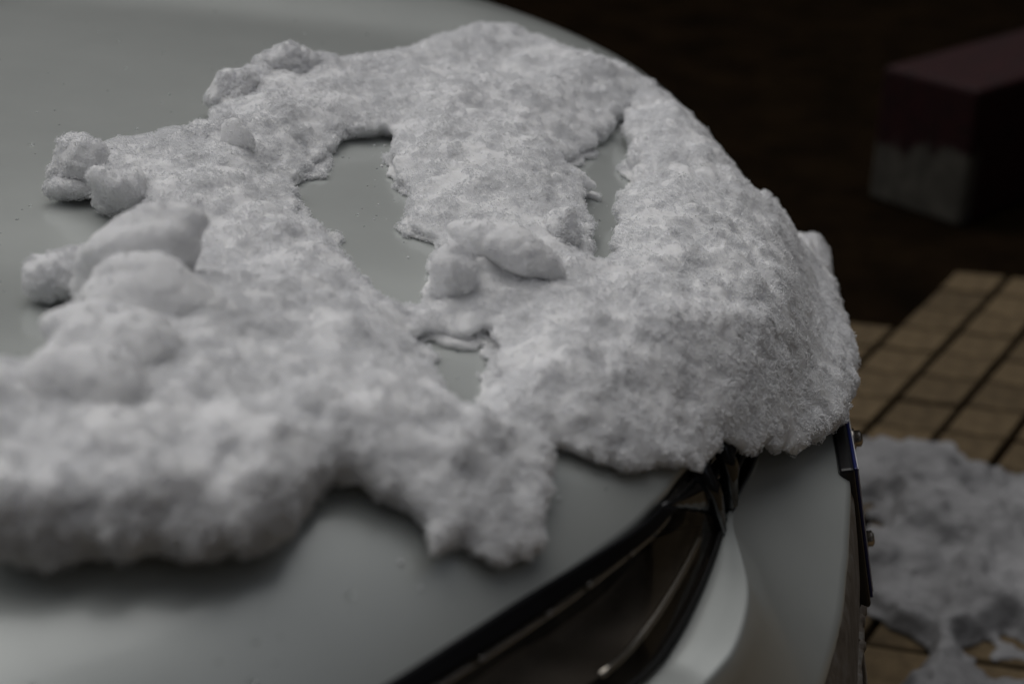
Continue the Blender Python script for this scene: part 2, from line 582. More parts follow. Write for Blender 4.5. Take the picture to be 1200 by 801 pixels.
# cabin: windscreen, roof, side glass, rear
cab = [(-1.10, 0.79, 0.872), (-1.75, 0.66, 1.30), (-2.1, 0.57, 1.43), (-2.7, 0.565, 1.46), (-3.3, 0.57, 1.40), (-3.75, 0.60, 1.20), (-4.1, 0.72, 1.0)]
def cross(x, w, z, k=15):
    return [(x - 0.06 * (1 - (2 * q / (k - 1) - 1) ** 2) * -1, w * (2 * q / (k - 1) - 1), z + 0.03 * (1 - (2 * q / (k - 1) - 1) ** 2)) for q in range(k)]
def between(a, b, n=8):
    return np.array([cross(*[a[i] + (b[i] - a[i]) * t for i in range(3)]) for t in np.linspace(0, 1, n)])
grid_obj('windscreen', between(cab[0], (-1.80, 0.655, 1.33)), DARKGLASS, car, flip=True)
roofP = np.concatenate([between((-1.805, 0.656, 1.333), cab[2], 4), between(cab[2], cab[3], 5)[1:], between(cab[3], cab[4], 5)[1:]])
grid_obj('roof', roofP, PAINT, car, flip=True)
grid_obj('rear_window', between((-3.305, 0.572, 1.395), cab[6], 8), DARKGLASS, car, flip=True)
for s in sides():
    top = [(-1.16, 0.86), (-1.80, 1.325), (-2.1, 1.425), (-2.7, 1.455), (-3.3, 1.395), (-4.08, 1.01)]
    zz = np.array([q[1] for q in top]); xx = np.array([q[0] for q in top])
    g = np.linspace(-1.16, -4.08, 40)
    zt = np.interp(-g, -xx, zz)
    yt = np.interp(-g, -np.array([c[0] for c in cab]), np.array([c[1] for c in cab]))
    P = np.stack([np.stack([g, s * yt, zt], 1), np.stack([g, s * np.full_like(g, 0.83), np.minimum(zt, 0.87)], 1)], 1)
    grid_obj('side_window', P, DARKGLASS, car, flip=(s > 0))
box('cowl', (-1.27, 0, 0.845), (0.10, 1.44, 0.03), BLACK, car, bevel=0.008)
box('underbody', (-2.45, 0, 0.26), (3.4, 1.4, 0.10), BLACK, car, bevel=0.01)
P = np.array([[(-4.24 - 0.06 * math.cos(a * math.pi / 2), y, 0.28 + 0.6 * t) for y in np.linspace(-0.82, 0.82, 12)] for a, t in zip(np.linspace(1, -1, 10), np.linspace(0, 1, 10))])
grid_obj('tail_panel', P, PAINT, car)
for xw in (-0.98, -3.45):
    for s in sides():
        yc = s * 0.83
        ang = np.linspace(0, 2 * math.pi, 41)[:-1]
        prof = [(0.20, 0.085), (0.25, 0.10), (0.295, 0.10), (0.312, 0.07), (0.312, -0.07), (0.295, -0.10), (0.20, -0.085)]
        P = np.array([[(xw + r * math.cos(a), yc + s * w, 0.312 + r * math.sin(a)) for a in ang] for r, w in prof])
        n_, m_ = P.shape[:2]
        wheel = mesh_obj('wheel', P.reshape(-1, 3), grid_faces(n_, m_, s < 0, closed=True), RUBBER, car)
        prof = [(0.0, 0.055), (0.05, 0.06), (0.06, 0.045), (0.17, 0.05), (0.20, 0.085)]
        P = np.array([[(xw + r * math.cos(a) * (1 + 0.0 * math.cos(5 * a)), yc + s * (w - (0.02 if 0.055 < r < 0.18 and math.cos(5 * a) < 0 else 0)), 0.312 + r * math.sin(a)) for a in ang] for r, w in prof])
        mesh_obj('rim', P.reshape(-1, 3), grid_faces(*P.shape[:2], s < 0, closed=True), SATIN, wheel)

# bumper: a skin over curves that run from the centre round the corner
_by = np.array([-0.3, -0.2, 0, 0.2, 0.3, 0.369, 0.405, 0.462, 0.514, 0.571, 0.65, 0.72, 0.79, 0.85, 0.89, 0.905])
_bx = np.array([-0.100, -0.078, -0.062, -0.078, -0.100, -0.121, -0.126, -0.138, -0.152, -0.173, -0.218, -0.275, -0.355, -0.45, -0.58, -0.68])
c0_t = smooth_table(_by, _bx, 0.012)
_wy = np.array([-0.1, 0.35, 0.372, 0.40, 0.44, 0.50, 0.55, 0.65, 0.75, 0.86]); _wv = np.array([0.0, 0.0, 0.0035, 0.014, 0.030, 0.037, 0.034, 0.02, 0.01, 0.006])
shelf_t = smooth_table(_wy, _wv, 0.018)
_fy = np.array([-0.3, -0.226, 0, 0.226, 0.304, 0.372, 0.446, 0.52, 0.62, 0.72, 0.80, 0.87, 0.92, 0.935]); _fx = np.array([-0.014, -0.007, -0.004, -0.007, -0.014, -0.023, -0.044, -0.085, -0.155, -0.245, -0.335, -0.45, -0.60, -0.70])
fold_t = smooth_table(_fy, _fx, 0.012)
ys = np.concatenate([np.linspace(0, 0.70, 90), np.linspace(0.705, 0.905, 50)])
rows = []
for y in ys:
    x0 = float(c0_t(y)); w = max(0.0, float(shelf_t(y)))
    # outward direction of the skin in plan
    tx = float(c0_t(y + 0.01) - c0_t(y - 0.01)) / 0.02
    nx, ny = 1.0, -tx
    L = math.hypot(nx, ny); nx, ny = nx / L, ny / L
    # distance to the fold along the outward direction
    d = 0.01
    for _ in range(400):
        if x0 + nx * d >= float(fold_t(min(0.95, y + ny * d))): break
        d += 0.0005
    z0 = 0.632 + 0.05 * max(0, min(1, (y - 0.55) / 0.3))
    zf = 0.588 - 0.06 * smoothstep(np.array((y - 0.2) / 0.25)) - 0.0
    zf = float(zf)
    pts = [(-0.012, z0 - 0.03), (-0.004, z0 - 0.006), (0.0, z0 - 0.001)]
    w = min(w, d * 0.6)
    if w > 0.002:
        for k in (0.33, 0.66): pts.append((w * k, z0 - 0.004 * k * min(1, w / 0.02)))
    else:
        pts += [(w * 0.33 + 0.0006, z0 - 0.0015), (w * 0.66 + 0.0012, z0 - 0.003)]
    zc = z0 - 0.004 * min(1, w / 0.02) - 0.001
    pts += [(w * 0.93 + 0.0014, zc + 0.0002), (w + 0.0015, zc), (w + 0.0022, zc - 0.0008), (w + 0.004, zc - 0.003)]
    for k in (0.2, 0.4, 0.6, 0.8, 0.94):
        pts.append((w + 0.004 + (d - w - 0.004) * k, zc - 0.003 + (zf - zc + 0.003) * k))
    pts.append((d, zf)); pts.append((d + 0.0015, zf - 0.006))
    rows.append([(x0 + nx * a, min(0.943, y + ny * a), z) for a, z in pts])
# face below the fold, grimy
face = []
for k, y in enumerate(ys):
    x, yy, z = rows[k][-1]
    tx = float(fold_t(min(0.93, yy) + 0.01) - fold_t(min(0.93, yy) - 0.01)) / 0.02
    nx, ny = 1.0, -tx; L = math.hypot(nx, ny); nx, ny = nx / L, ny / L
    face.append([(x + nx * o, min(0.946, yy + ny * o), z + dz) for o, dz in ((-0.001, -0.001), (0.004, -0.012), (0.011, -0.05), (0.017, -0.09), (0.021, -0.13), (0.022, -0.155), (0.014, -0.165))])
full = lambda A: np.concatenate([np.array(A)[::-1] * np.array([1, -1, 1]), np.array(A)[1:]])
bumper = grid_obj('bumper', full(rows), PAINT, car, flip=False)
grid_obj('lower_face', full(face), GRIME, bumper, flip=False)
# ragged crust of road dirt and ice along the lower face's edge
rr = random.Random(8)
crust_V, crust_F = [], []
low = full(face)[:, 4, :]
lowt = []
acc = []
for k in range(len(low) - 1):
    a, b = low[k], low[k + 1]
    n_ = max(1, int(np.linalg.norm(b - a) / 0.0022))
    for q in range(n_): acc.append(a + (b - a) * q / n_)
acc = np.array(acc)
pr = np.array([(-0.002, 0.006), (0.0035, 0.004), (0.0045, -0.004), (0.002, -0.009), (-0.003, -0.008)])
jit = noise2(np.arange(len(acc)) * 0.9, np.zeros(len(acc)), 3) * 0.0028 + noise2(np.arange(len(acc)) * 0.27, np.zeros(len(acc)), 4) * 0.003
P = np.array([[(p[0] + o * (1 + 0.0) + j_, p[1], p[2] + z_ + j_ * 0.6) for o, z_ in pr] for p, j_ in zip(acc, jit)])
grid_obj('dirt_crust', P, GRIME, bumper, flip=False)
# lower intake and lip
lipc = []
intake = []
for k, y in enumerate(ys):
    x, yy, z = face[k][-1]
    intake.append([(x - 0.005, yy, z + 0.01), (x - 0.05, yy * 0.985, z - 0.01), (x - 0.05, yy * 0.985, 0.27), (x - 0.0, yy, 0.255)])
    lipc.append([(x - 0.012, yy, 0.262), (x + 0.012, yy, 0.268), (x + 0.026, min(0.95, yy), 0.255), (x + 0.024, min(0.95, yy), 0.235), (x - 0.03, yy * 0.99, 0.205), (x - 0.15, yy * 0.98, 0.20)])
grid_obj('lower_intake', full(intake), BLACK, bumper, flip=False)
grid_obj('lower_lip', full(lipc), PAINT, bumper, flip=False)
bar = []
for y in np.linspace(-0.42, 0.42, 40):
    bar.append((float(fold_t(abs(y))) + 0.028, y, 0.37))
tube('lower_trim', bar, 0.011, SATIN, bumper)

# grille: dark mouth between the lip of the hood and the bumper, with slats
gy = np.linspace(-0.385, 0.385, 80)
back = np.stack([np.stack([lip_x(gy) - 0.012, gy, lip_z(gy) - 0.006], 1),
                 np.stack([lip_x(gy) - 0.035, gy, lip_z(gy) - 0.03], 1),
                 np.stack([c0_t(np.abs(gy)) - 0.045, gy, np.full_like(gy, 0.62)], 1),
                 np.stack([c0_t(np.abs(gy)) - 0.008, gy, np.full_like(gy, 0.606)], 1)], 1)
grille = grid_obj('grille', back, GLOSSB, car, flip=False)
for k, t in enumerate((0.25, 0.5, 0.75)):
    pts = []
    for y in np.linspace(-0.372, 0.372, 50):
        a = Vector((float(lip_x(y)) - 0.008, y, float(lip_z(y)) - 0.015)); b = Vector((float(c0_t(abs(y))) - 0.008, y, 0.622))
        pts.append(a.lerp(b, t))
    tube('slat', pts, 0.0045, GLOSSB, grille, k=8)
for s in sides():      # end post of the grille frame
    for dy, r in ((0.392, 0.007), (0.352, 0.008)):
        y = s * dy
        a = (float(lip_x(y)) + 0.004, y, float(lip_z(y)) - 0.004); m_ = (float(lip_x(y)) * 0.5 + float(c0_t(dy)) * 0.5 + 0.006, y, 0.668); b = (float(c0_t(dy)) - 0.002, y * 0.99, 0.634)
        tube('frame_post', [a, m_, b], r, GLOSSB, grille, k=10)

# headlights
def lamp_curves(n=50):
    """upper curve along the hood's edge, lower curve along the bumper, inner end to outer tip"""
    t = np.linspace(0, 1, n)
    yu = 0.470 + (0.865 - 0.470) * t
    U = np.stack([lip_x(yu) + 0.006, yu, lip_z(yu) - 0.010 + 0.010 * smoothstep((t - 0.6) / 0.4)], 1)
    yl = 0.372 + (0.895 - 0.372) * t
    Lw = np.stack([c0_t(yl) - 0.002, yl, 0.634 + 0.05 * np.clip((yl - 0.55) / 0.3, 0, 1)], 1)
    return U, Lw
U, Lw = lamp_curves()
def lamp_surface(depth, v0, v1, n=14, bulge=0.004):
    vv = np.linspace(v0, v1, n)
    A = U[:, None, :] + (Lw - U)[:, None, :] * vv[None, :, None]
    d = Lw - U
    tg = np.gradient((U + Lw) / 2, axis=0)
    nn = np.cross(tg, d); nn /= np.linalg.norm(nn, axis=1)[:, None]
    nn = np.where((nn[:, :1] < 0), -nn, nn)
    return A + nn[:, None, :] * ((np.sin(np.pi * vv) * bulge)[None, :, None] - depth)
for s in sides():
    M = np.array([1, s, 1])
    lamp = empty('headlight', (-0.25, s * 0.6, 0.62)); lamp.parent = car; lamp.location = (-0.25 + 2.1, s * 0.6, 0.62)
    def lp(name, P, m, flip=False, **k):
        return grid_obj(name, P * M, m, lamp, flip=flip if s > 0 else not flip, **k)
    # world shift: lamp sits under the car
    hs = lamp_surface(0.045, 0.0, 1.0, 16, -0.015)
    rim = lamp_surface(0.002, 0.0, 1.0, 2, 0.0)
    hs[:, 0] = rim[:, 0]; hs[:, -1] = rim[:, 1]
    hs[0] = rim[0][0] + (rim[0][1] - rim[0][0]) * np.linspace(0, 1, 16)[:, None]
    lp('housing', hs, HOUSING, True)
    lp('lens', lamp_surface(0.0, 0.11, 1.0, 16), LENS, True)
    lp('bezel', lamp_surface(-0.0015, -0.04, 0.135, 6), MATTB, True, thick=0.003)
    lp('edge_seal', lamp_surface(-0.001, 0.965, 1.01, 4), RUBBER, True, thick=0.003)
    # inner end cap of the lens
    # light guide strip in short segments under the lens edge
    g = lamp_surface(0.001, 0.175, 0.175, 1)[:, 0, :]
    seg = [(0.03, 0.10), (0.101, 0.18), (0.182, 0.29), (0.291, 0.375), (0.377, 0.50), (0.502, 0.62), (0.622, 0.80)]
    fine = np.linspace(0, 1, 400); gf = np.stack([np.interp(fine, np.linspace(0, 1, len(g)), g[:, k]) for k in range(3)], 1)
    for a, b in seg:
        q = gf[int(a * 400):int(b * 400):4] * M
        tube('light_strip', q.tolist(), 0.0019, CHROME, lamp, k=8)
    # reflector: a ramp of dull metal that rises towards the lower edge, with a bright rim
    n_t = 24
    tt = np.linspace(0.03, 0.50, n_t)
    Pb = np.zeros((n_t, 9, 3))
    vg = np.linspace(0, 1, 41)
    deep = [lamp_surface(d_, 0, 1, 41) for d_ in (0.040, 0.006)]
    for i_, t_ in enumerate(tt):
        k_ = t_ * (len(U) - 1); i0 = int(k_); fr_ = k_ - i0
        va = max(0.40, 0.76 - 0.95 * (t_ - 0.03)); vb = 0.80
        for j_ in range(9):
            q_ = j_ / 8; v_ = va + (vb - va) * q_
            pp = []
            for dd in deep:
                row = dd[i0] * (1 - fr_) + dd[min(i0 + 1, len(U) - 1)] * fr_
                pp.append(np.array([np.interp(v_, vg, row[:, c_]) for c_ in range(3)]))
            w_ = q_ ** 1.6
            Pb[i_, j_] = pp[0] * (1 - w_) + pp[1] * w_
    lp('reflector', Pb, SATIN, True)
    tube('reflector_rim', (Pb[1:20, -1] * M).tolist(), 0.0030, BRIGHT, lamp, k=8)
    # black trim that closes the lamp's inner end against the grille
    ye = np.linspace(0.376, 0.473, 8)
    top = np.stack([lip_x(ye) + 0.004, ye, lip_z(ye) - 0.012], 1)
    bot = Lw[0] + (U[0] - Lw[0]) * np.linspace(0, 1, 8)[:, None]
    lp('inner_trim', np.stack([top, top * 0.5 + bot * 0.5 + np.array([0.004, 0, 0.002]), bot], 1), GLOSSB, True, thick=0.002)
    bl = Vector((-0.262, 0.60, 0.648)); 
    pts = [Vector(b_) * 1 for b_ in (bl, bl + Vector((0.012, -0.004, 0.006)), bl + Vector((0.02, -0.006, 0.01)))]
    tube('bulb', [(p.x, p.y * s, p.z) for p in pts], [0.007, 0.008, 0.004], AMBER, lamp, k=10)

# number plate on its holder, seen edge on
lean = Vector((-0.21, 0, 1)).normalized(); out = Vector((1, 0, 0.21)).normalized()
pl = empty('number_plate', (0.028, 0, 0.46)); pl.parent = car; pl.location = (0.028 + 2.1, 0, 0.46)
base = Vector((0.028, 0, 0.46))
rot = Matrix((out, Vector((0, 1, 0)), lean)).transposed()
box('holder', base + lean * 0.069 - out * 0.010, (0.014, 0.455, 0.150), BLACK, pl, rot, 0.003)
box('bracket', base + lean * 0.085 - out * 0.026, (0.024, 0.40, 0.090), BLACK, pl, rot, 0.004)
box('plate', base + lean * 0.070 - out * 0.0015, (0.003, 0.440, 0.140), BLUE, pl, rot, 0.001)
for zz, hh in ((0.005, 0.003), (0.135, 0.003)):
    box('border', base + lean * zz + out * 0.0004, (0.0012, 0.430, hh), WHITEP, pl, rot)
for yy in (-0.2135, 0.2135):
    box('border', base + lean * 0.07 + Vector((0, yy, 0)) + out * 0.0004, (0.0012, 0.003, 0.133), WHITEP, pl, rot)
for yy in (-0.145, 0.145):
    for zz in (0.014, 0.126):
        p = base + lean * zz + Vector((0, yy, 0))
        tube('bolt', [p - out * 0.002, p + out * 0.003, p + out * 0.0033, p + out * 0.008, p + out * 0.010], [0.010, 0.010, 0.0078, 0.0078, 0.0045], STEEL, pl, k=12)

# ------------------------------------------------------------------ the snow
def seg_sdf(poly, X, Y):
    """signed distance (inside positive) to a closed polygon"""
    P = np.array(poly); Qn = np.roll(P, -1, 0)
    D = np.full(X.shape, 1e9, np.float32); W = np.zeros(X.shape, bool)
    for (ax, ay), (bx, by) in zip(P, Qn):
        vx, vy = bx - ax, by - ay
        t = np.clip(((X - ax) * vx + (Y - ay) * vy) / max(1e-12, vx * vx + vy * vy), 0, 1)
        D = np.minimum(D, (X - ax - t * vx) ** 2 + (Y - ay - t * vy) ** 2)
        c = (ay > Y) != (by > Y)
        W ^= c & (X < (bx - ax) * (Y - ay) / (by - ay if by != ay else 1e-12) + ax)
    D = np.sqrt(D)
    return np.where(W, D, -D)

SNOW_OUT = [(-0.6041, -0.6375), (-0.5659, -0.6193), (-0.5423, -0.6007), (-0.5438, -0.5636), (-0.5794, -0.4672), (-0.5900, -0.3858), (-0.6079, -0.2794), (-0.6511, -0.2518), (-0.6915, -0.2613), (-0.6927, -0.2481), (-0.6978, -0.1905), (-0.6921, -0.1564), (-0.6641, -0.1293), (-0.6194, -0.0701), (-0.6255, -0.0111), (-0.6486, 0.0516), (-0.6146, 0.0882), (-0.6070, 0.1602), (-0.5384, 0.1493), (-0.5024, 0.1995), (-0.4753, 0.3167), (-0.4282, 0.4126), (-0.3642, 0.4113), (-0.2960, 0.3538), (-0.2334, 0.3396), (-0.1708, 0.2710), (-0.1225, 0.1358), (-0.0941, 0.0674), (-0.0421, 0.2105), (0.0059, 0.2850), (0.0062, 0.1185), (0.0089, -0.0034), (0.0065, -0.0911), (-0.0138, -0.1849), (-0.0585, -0.2824), (-0.1054, -0.3485), (-0.1235, -0.3682), (-0.1354, -0.3997), (-0.1486, -0.4223), (-0.1565, -0.4304), (-0.1926, -0.4765), (-0.2212, -0.4974), (-0.2410, -0.4993), (-0.2459, -0.5206), (-0.2430, -0.5482), (-0.2447, -0.5841), (-0.2637, -0.6146), (-0.2853, -0.6179), (-0.3058, -0.6364), (-0.3150, -0.6209), (-0.3386, -0.6190), (-0.3635, -0.6205), (-0.3643, -0.6410), (-0.3705, -0.6716), (-0.4105, -0.7048), (-0.4562, -0.7276), (-0.4921, -0.7434), (-0.5172, -0.7490), (-0.5532, -0.7603)]
SNOW_HOLES = [[(-0.5067, -0.1751), (-0.5023, -0.1097), (-0.4957, -0.0419), (-0.4680, -0.0146), (-0.4481, 0.0048), (-0.4400, -0.0854), (-0.4132, -0.1450), (-0.3953, -0.2120), (-0.3673, -0.2477), (-0.3616, -0.3202), (-0.3608, -0.3698), (-0.3843, -0.3662), (-0.4325, -0.2981), (-0.4470, -0.2656), (-0.4867, -0.2361)],
 [(-0.3503, -0.4009), (-0.3258, -0.3875), (-0.3020, -0.3642), (-0.2941, -0.4139), (-0.2984, -0.4628), (-0.3106, -0.4923), (-0.3285, -0.4760)],
 [(-0.2799, -0.0016), (-0.2637, 0.0652), (-0.2496, 0.1494), (-0.2289, 0.2204), (-0.2200, 0.0303), (-0.2250, -0.1220), (-0.2257, -0.2115), (-0.2332, -0.2298), (-0.2521, -0.1341), (-0.2544, -0.0620)]]
# thickness control points: x, y, thickness
THICK = [(-0.534, -0.694, 0.068), (-0.518, -0.736, 0.072), (-0.458, -0.712, 0.074), (-0.397, -0.679, 0.066), (-0.467, -0.682, 0.068), (-0.403, -0.654, 0.058), (-0.405, -0.586, 0.040), (-0.478, -0.571, 0.050), (-0.524, -0.648, 0.050), (-0.348, -0.557, 0.038), (-0.374, -0.482, 0.030), (-0.282, -0.600, 0.035), (-0.500, -0.311, 0.026), (-0.590, -0.249, 0.030), (-0.511, 0.033, 0.034), (-0.581, 0.064, 0.040), (-0.401, 0.222, 0.042), (-0.371, 0.015, 0.036), (-0.315, 0.139, 0.042), (-0.228, 0.219, 0.045), (-0.314, -0.172, 0.030), (-0.325, -0.347, 0.032), (-0.274, -0.275, 0.034), (-0.246, -0.426, 0.036), (-0.177, -0.248, 0.040), (-0.142, -0.065, 0.045), (-0.105, -0.234, 0.045), (-0.090, -0.305, 0.050), (-0.184, -0.421, 0.036), (-0.042, -0.138, 0.045), (-0.217, -0.481, 0.030)]
# how far the sheet thins out towards its rim: x, y, share
TAPER = [(-0.531, -0.707, 0.00), (-0.444, -0.685, 0.00), (-0.381, -0.645, 0.10), (-0.300, -0.624, 0.35), (-0.254, -0.572, 0.40), (-0.427, -0.240, 0.65), (-0.483, -0.159, 0.65), (-0.379, -0.307, 0.60), (-0.314, -0.463, 0.65), (-0.283, -0.104, 0.50), (-0.225, -0.015, 0.65), (-0.590, 0.096, 0.20), (-0.672, -0.230, 0.30), (-0.411, 0.296, 0.50), (-0.231, 0.302, 0.40), (-0.113, 0.142, 0.30), (-0.024, -0.015, 0.30), (-0.088, -0.325, 0.35), (-0.182, -0.447, 0.50), (-0.546, -0.542, 0.20), (-0.228, -0.497, 0.50)]
# how far the rim overhangs: x, y, metres
UNDER = [(-0.523, -0.727, 0.022), (-0.460, -0.708, 0.024), (-0.389, -0.672, 0.022), (-0.351, -0.624, 0.020), (-0.279, -0.621, 0.012), (-0.249, -0.568, 0.008), (-0.427, -0.240, 0.006), (-0.320, -0.422, 0.012), (-0.280, -0.056, 0.012), (-0.519, 0.064, 0.008), (-0.672, -0.230, 0.010), (-0.411, 0.296, 0.000), (-0.231, 0.302, 0.000), (-0.113, 0.142, 0.000), (-0.024, -0.015, 0.000), (-0.088, -0.325, 0.010), (-0.182, -0.447, 0.012)]

def snow_layer(name, x0, x1, y0, y1, hmax, step, sdf, thick, basef, mt, seed, rough=1.0, radius=0.95, under=lambda X, Y: 0 * X, taper=None):
    xs = np.arange(x0, x1, step); ysn = np.arange(y0, y1, step); hs = np.arange(-2.2 * step, hmax, step)
    X, Y = np.meshgrid(xs, ysn, indexing='ij')
    S = sdf(X, Y)
    # ragged outline
    B0 = basef(X, Y)
    gxx, gyy = np.gradient(B0, step)
    damp = np.clip(1 / (1 + gxx ** 2 + gyy ** 2), 0, 1) ** 1.2
    S = S + damp * (noise2(X * 14, Y * 14, seed) * 0.010 + noise2(X * 38, Y * 38, seed + 1) * 0.008 + noise2(X * 95, Y * 95, seed + 2) * 0.0045) * rough
    T = thick(X, Y)
    T = T * (1 + 0.20 * noise2(X * 9, Y * 9, seed + 3)) + rough * (0.0075 * noise2(X * 17 + 3, Y * 17, seed + 4) + 0.003 * noise2(X * 40, Y * 40, seed + 9))
    cosn = np.maximum(1 / np.sqrt(1 + gxx ** 2 + gyy ** 2), 0.86)
    if taper is not None:
        tp = taper(X, Y)
        T = T * (1 - tp * (1 - smoothstep(S / 0.055)))
    T = np.maximum(T, 0.006)
    rad = T * 0.5 * radius
    h = hs[None, None, :] * cosn[:, :, None]
    # rounded slab in (distance to edge, height); its lower half hangs free at the edge
    q1 = (-S + rad)[:, :, None] + under(X, Y)[:, :, None] * np.clip(1 - h / T[:, :, None], 0, 1) ** 1.5
    q2 = np.abs(h - (T / 2)[:, :, None]) - (T / 2 - rad)[:, :, None]
    F = np.sqrt(np.maximum(q1, 0) ** 2 + np.maximum(q2, 0) ** 2) + np.minimum(np.maximum(q1, q2), 0) - rad[:, :, None]
    if taper is not None and rough < 1.2:
        # thin slushy rim left by melting, beyond the sheet proper
        wr = smoothstep((tp - 0.50) / 0.10)
        S2 = S + 0.0045 * wr - 0.05 * (1 - wr) + 0.008 * damp * noise2(X * 33 + 5, Y * 33, seed + 12) + 0.004 * damp * noise2(X * 90, Y * 90 + 2, seed + 13)
        T2 = 0.0044 + 0.002 * noise2(X * 60, Y * 60, seed + 14)
        r2 = T2 * 0.45
        p1 = (-S2 + r2)[:, :, None] + np.zeros_like(h)
        p2 = np.abs(h - (T2 / 2)[:, :, None]) - (T2 / 2 - r2)[:, :, None]
        F = np.minimum(F, np.sqrt(np.maximum(p1, 0) ** 2 + np.maximum(p2, 0) ** 2) + np.minimum(np.maximum(p1, p2), 0) - r2[:, :, None])
    F = F.astype(np.float32)
    band = np.abs(F) < 0.014
    I, J, K = np.nonzero(band)
    px, py, pz = X[I, J].astype(np.float32), Y[I, J].astype(np.float32), (B0[I, J] + hs[K]).astype(np.float32)
    n = 0.0062 * noise3(px * 42, py * 42, pz * 42, seed + 5)
    n += 0.0024 * noise3(px * 95, py * 95, pz * 95, seed + 6)
    n += 0.0014 * noise3(px * 200, py * 200, pz * 200, seed + 7)
    lowk = np.clip((hs[K] * cosn[I, J]) / 0.012, 0.25, 1)
    F[I, J, K] -= n * rough * lowk
    F = np.maximum(F, -(h + 0.0012))
    F[0] = F[-1] = 1; F[:, 0] = F[:, -1] = 1; F[:, :, 0] = 1; F[:, :, -1] = 1
    V, Q = surface_nets(F)
    fx = x0 + V[:, 0] * step; fy = y0 + V[:, 1] * step
    W = np.stack([fx, fy, basef(fx, fy) + (-2.2 * step) + V[:, 2] * step], 1)
    return W, Q

def idw(pts, p=2.0, r0=0.05):
    A = np.array(pts)
    def f(X, Y):
        num = np.zeros_like(X); den = np.zeros_like(X)
        for x, y, t in A:
            w = 1 / ((X - x) ** 2 + (Y - y) ** 2 + r0 * r0) ** p
            num += w * t; den += w
        return num / den
    return f

def hood_sdf(X, Y):
    S = seg_sdf(SNOW_OUT, X, Y)
    for hpoly in SNOW_HOLES: S = np.minimum(S, -seg_sdf(hpoly, X, Y))
    return S
STEP = 0.0019
xo = [p[0] for p in SNOW_OUT]; yo = [p[1] for p in SNOW_OUT]
W, Q = snow_layer('snow', min(xo) - 0.02, max(xo) + 0.03, min(yo) - 0.03, max(yo) + 0.03, 0.100, STEP, hood_sdf, idw(THICK), base_z, SNOW, 11, taper=idw(TAPER), under=idw(UNDER))
off = Vector((-0.35, -0.1, 0.75))
hs_root = empty('snow_blanket', off)
tag(hs_root, 'thick crusty white snow sheet with bare gaps spread over the car hood', 'snow')
crust = np_mesh('crust', W, Q, SNOW, hs_root)

